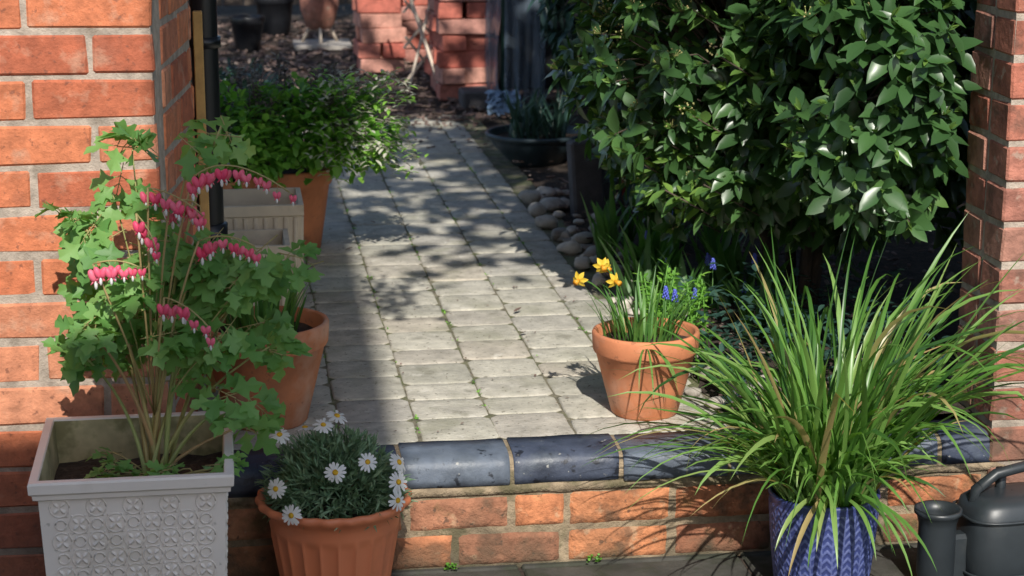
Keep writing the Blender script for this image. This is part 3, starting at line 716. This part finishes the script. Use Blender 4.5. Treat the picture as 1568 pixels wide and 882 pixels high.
for i in range(120): blade(mb,(1.09+U(-.1,.1),6.95+U(-.1,.08),.10),U(0,6.28),U(.08,.2),U(.008,.016),U(0,.5),U(.4,1.7),0,U(.3,1),6)
mb.build('bowl_plant',[M['dark']])
mb=MB(); brick(mb,(1.10,6.02,.115),(.05,.03,.125),(1,.1,.06),(-.1,1,0),(-.06,0,1),ch=.008,jit=.004); brick(mb,(1.19,6.12,.09),(.04,.025,.10),ch=.008,jit=.004); mb.build('slate_post',[M['slate']])
tpot('red_flower_pot',1.22,6.2,.07,.05,.22,.03,mt='red')

# ------------------------------------------------------------ brick stacks, lath, greenhouse
def stack(x,y,nx,ny,rows):
    mb=MB()
    for k in range(rows):
        jx,jy=U(-.012,.012),U(-.012,.012)
        for i in range(nx):
            for j in range(ny):
                if k%2: brick(mb,(x+jx+(i-nx/2+.5)*.112+U(-.008,.008),y+jy+(j-ny/2+.5)*.225+U(-.02,.02),.036+k*.071),(.052,.106,.0335),(1,U(-.1,.1),0),(U(-.1,.1),1,0),ch=.004,jit=.003)
                elif i%2==0:
                    for o in(.25,.75): brick(mb,(x+jx+(i-nx/2+1)*.112+U(-.014,.014),y+jy+(j-ny/2+o)*.225+U(-.006,.006),.036+k*.071),(.106,.050,.0335),(1,U(-.08,.08),0),(U(-.08,.08),1,0),ch=.004,jit=.003)
    return mb.build('brick_stack',[M['brick2']])
stack(.74,9.60,2,1,9); stack(.90,9.95,2,1,8); stack(1.02,8.75,2,2,10)
mb=MB(); box(mb,.98,1.10,8.25,8.40,0.0,.08,0,ch=.008,jit=.003); mb.build('stone_block',[M['slate']])
mb=MB()
for k in range(3):
    o=k*.16
    tube(mb,[(.80,8.98,.02+o),(.97,8.90,.24+o)],.007,4,0,sm=False)
    tube(mb,[(.97,8.98,.02+o),(.80,8.90,.24+o)],.007,4,0,sm=False)
tube(mb,[(.94,8.62,0),(.76,8.95,.62)],.009,4,0,sm=False); tube(mb,[(.80,8.80,0),(.98,9.0,.60)],.008,4,0,sm=False)
mb.build('wooden_trellis',[M['lath']])
mb=MB(); gx0,gx1,gy0,gy1=1.14,1.85,8.15,8.75
for x in(gx0,gx1):
    for y in(gy0,gy1): tube(mb,[(x,y,0),(x,y,1.5)],.012,8,0)
for z in(.03,.5,1.0,1.5):
    tube(mb,[(gx0,gy0,z),(gx1,gy0,z)],.010,8,0);tube(mb,[(gx0,gy1,z),(gx1,gy1,z)],.010,8,0);tube(mb,[(gx0,gy0,z),(gx0,gy1,z)],.010,8,0);tube(mb,[(gx1,gy0,z),(gx1,gy1,z)],.010,8,0)
tube(mb,[(gx0+.16,gy0-.01,0),(gx0+.16,gy0-.01,1.5)],.010,8,0)
def sheet(a,b,z0,z1,amp,m):
    a=V(a);b=V(b);n=24;vs=[];fs=[];nr=(b-a).cross(V((0,0,1))).normalized()
    for j in range(13):
        for i in range(n+1):
            t=i/n; z=z0+(z1-z0)*j/12; vs.append(a.lerp(b,t)+V((0,0,z))+nr*(.014+amp*noise.noise(V((t*6,z*3,amp*9)))))
    for j in range(12):
        for i in range(n): q=j*(n+1)+i; fs.append([q,q+1,q+n+2,q+n+1])
    mb.add(vs,fs,m,.5,True)
sheet((gx0,gy0,0),(gx0+.17,gy0,0),.02,1.52,.03,1); sheet((gx0,gy1,0),(gx0,gy0,0),.02,1.52,.03,1); sheet((gx1,gy0,0),(gx1,gy1,0),.02,1.52,.03,1)
mb.add([(gx0,gy0,1.52),(gx1,gy0,1.52),(gx1,gy1,1.52),(gx0,gy1,1.52)],[[0,1,2,3]],1)
box(mb,gx0+.02,gx1-.02,gy1-.02,gy1-.008,.02,1.45,3)
vs=[];fs=[]
for j in range(11):
    for i in range(11):
        x=gx0-.08+.14*i/10; z=.09*(1-j/10)**.8; y=gy0-.03-.08*(j/10)
        q=V((x*30,j*.7,i)); vs.append((x+.015*noise.noise(q),y+.04*noise.noise(q*1.3),z+.004+.03*abs(noise.noise(q*1.7))))
for j in range(10):
    for i in range(10): a=j*11+i; fs.append([a,a+1,a+12,a+11])
mb.add(vs,fs,2,.5,False)
mb.build('plastic_greenhouse',[M['frameg'],M['plastic'],M['bsheet'],M['black']])
mb=MB()
for i in range(1500):
    d=rdir(-.8,1); q=(1-.6*R.random()**2); p=V((1.56+d.x*.38*q,7.35+d.y*.35*q,.62+d.z*.55*q))
    for k in range(2): leaf(mb,p,d*.6+rdir()*.6+V((0,0,-.5)),(0,0,1),U(.05,.10),U(.02,.035),0,U(0,1),curl=.3)
for i in range(7): tube(mb,bez((1.55,7.35,0),(1.55+U(-.1,.1),7.35,.4),(1.55+U(-.35,.35),7.35+U(-.3,.3),U(.6,1)),6),.008,6,1)
mb.build('shaded_shrub',[M['dark'],M['bark']])
mb=MB()
for (cx,cy,cz,rx,ry,rz,n) in ((2.1,6.2,.5,.45,.5,.5,900),(1.35,5.8,.25,.22,.4,.22,600),(-.2,6.6,.2,.25,.5,.2,600),(0.0,7.6,.12,.25,.5,.14,500)):
    for i in range(n):
        d=rdir(-.6,1); q=(1-.6*R.random()**2); p=V((cx+d.x*rx*q,cy+d.y*ry*q,cz+d.z*rz*q))
        leaf(mb,p,d+rdir()*.7,(0,0,1),U(.03,.07),U(.015,.03),0,U(0,1))
mb.build('border_plants',[M['dark']])
mb=MB(); lathe(mb,.50,10.6,[(.001,.10),(.06,.10),(.075,.12),(.10,.20),(.105,.26),(.08,.34),(.05,.42),(.045,.62),(.055,.64)],28,0)
for k in range(3): a=k*2.1+.5; tube(mb,[(.5+.05*math.cos(a),10.6+.05*math.sin(a),.12),(.5+.11*math.cos(a),10.6+.11*math.sin(a),0.02)],.009,6,1)
box(mb,.36,.66,10.45,10.75,.0,.025,2); mb.build('chiminea',[M['pierbrick'],M['lath'],M['stone']])
tpot('black_flower_pot',.12,10.5,.09,.06,.18,.04,mt='black'); tpot('black_flower_pot',.28,11.2,.11,.08,.22,.04,mt='black')
mb=MB()
for i in range(60):
    x=-2.5+i*.125; box(mb,x,x+.118,12.4+U(-.004,.004),12.418,.05,1.7+U(-.01,.01),0,U(0,1),ch=.002)
box(mb,-2.5,5,12.42,12.46,.4,.48,0);box(mb,-2.5,5,12.42,12.46,1.3,1.38,0)
for i in range(5): box(mb,-2.5+i*1.8,-2.4+i*1.8,12.46,12.56,0,1.75,0)
mb.build('timber_fence',[M['wood']])
mb=MB()
for i in range(66):
    y=4.3+i*.125; box(mb,3.4,3.418,y,y+.118,.0,1.7,0,U(0,1),ch=.002)
mb.build('timber_fence',[M['wood']])

# ------------------------------------------------------------ overhanging tree out of view, canopy and sprig shaped to shade the path
mb=MB(); tr=V((2.7,5.2,-.05))
tube(mb,[tr,tr+V((-.05,0,1)),tr+V((-.2,-.2,2)),tr+V((-.5,-.4,3))],[.15,.12,.10,.07],12,1)
for i in range(16):
    e=V((U(-1.0,3),U(2.9,8.5),U(2.9,3.7))); tube(mb,bez(tr+V((-.3,-.3,2.3)),tr.lerp(e,.5)+V((0,0,2)),e,7),[.05,.045,.04,.03,.025,.02,.012,.008],6,1)
LT=((0,.2),(.5,1),(1,.1))
def tl(p,s): leaf(mb,p,rdir(-.4,.4),rdir(.5,1),s,s*.6,0,U(0,1),prof=LT)
n=0
while n<8000:
    x=U(-1.6,3.8); y=U(1.5,9.6); z=U(2.8,3.7); yy=y+(z-3.2)*-1.0
    g=yy+3.8
    lim=5.95-.2*(x-.6)+.25*noise.noise(V((x*2.5,y*2.5,0)))+(.6 if x<.40 else 0)
    if x>1.0: lim+=.35
    if g<lim: 
        if not(g>lim-1.0 and noise.noise(V((x*2.0,y*3.4,7)))>.20 and .45<x<1.3): continue
    elif g>8.2 and noise.noise(V((x*1.8,y*1.8,3)))<.0: continue
    elif noise.noise(V((x*1.8,y*1.8,3)))<-.5: continue
    n+=1; tl((x,y,z),U(.10,.18))
for p0,e in (((1.5,3.0,2.9),(.35,3.14,1.62)),):
    tube(mb,bez(tr+V((-.5,-.4,3)),p0,e,9),[.03,.025,.02,.015,.012,.01,.008,.006,.004,.003],6,1)
for i in range(210): tl(V((.375+R.gauss(0,.040),3.10+R.gauss(0,.10),1.64+U(-.08,.08))),U(.018,.042))
mb.build('garden_tree',[M['tree'],M['bark']])

# ------------------------------------------------------------ unseen house and tall chimney behind the viewpoint, added to cast shade
mb=MB()
box(mb,-4.5,-.232,-3.5,-1.0,-.24,4.02,0); box(mb,-.228,.215,-1.42,-1.0,-.24,6.9,0); box(mb,-.26,.235,-1.45,-.97,6.9,7.0,1)
mb.add([(-4.7,-1.0,4.03),(-.24,-1.0,4.03),(-.24,-3.6,5.3),(-4.7,-3.6,5.3)],[[0,1,2,3]],1)
box(mb,-2.6,-1.6,-1.0,-.98,.8,1.9,2); box(mb,-1.3,-.55,-1.0,-.98,-.22,1.8,3)
for k in range(2): lathe(mb,-.12+k*.18,-1.2,[(.05,7),(.07,7.02),(.06,7.25),(.05,7.25)],16,1)
mb.build('shade_casting_house',[M['brick'],M['roof'],M['glass'],M['wood']])

# ------------------------------------------------------------ camera, light, world
cam=bpy.data.cameras.new('Camera'); co=bpy.data.objects.new('Camera',cam); S.collection.objects.link(co); S.camera=co
cam.lens=70; cam.sensor_width=36; cam.clip_end=300; cam.clip_start=.05
co.location=(0,0,1.25); co.rotation_euler=(math.radians(90-13.65),0,math.radians(-8.2))
cam.dof.use_dof=True; cam.dof.focus_distance=3.8; cam.dof.aperture_fstop=8
el=math.radians(40); s=.02
dr=V((s,1,0)).normalized()*math.cos(el)+V((0,0,-math.sin(el)))
sl=bpy.data.lights.new('Sun','SUN'); sl.energy=5; sl.angle=math.radians(.5); sl.color=(1,.955,.875)
so=bpy.data.objects.new('Sun',sl); S.collection.objects.link(so); so.rotation_euler=dr.to_track_quat('-Z','Y').to_euler()
w=bpy.data.worlds.new('World'); S.world=w; w.use_nodes=True; N=w.node_tree.nodes
sk=N.new('ShaderNodeTexSky'); sk.sky_type='NISHITA'; sk.sun_disc=False; sk.sun_elevation=el; sk.sun_rotation=math.radians(181)
w.node_tree.links.new(sk.outputs[0],N['Background'].inputs[0]); N['Background'].inputs[1].default_value=.15
S.view_settings.view_transform='Standard'; S.view_settings.look='None'; S.view_settings.exposure=0
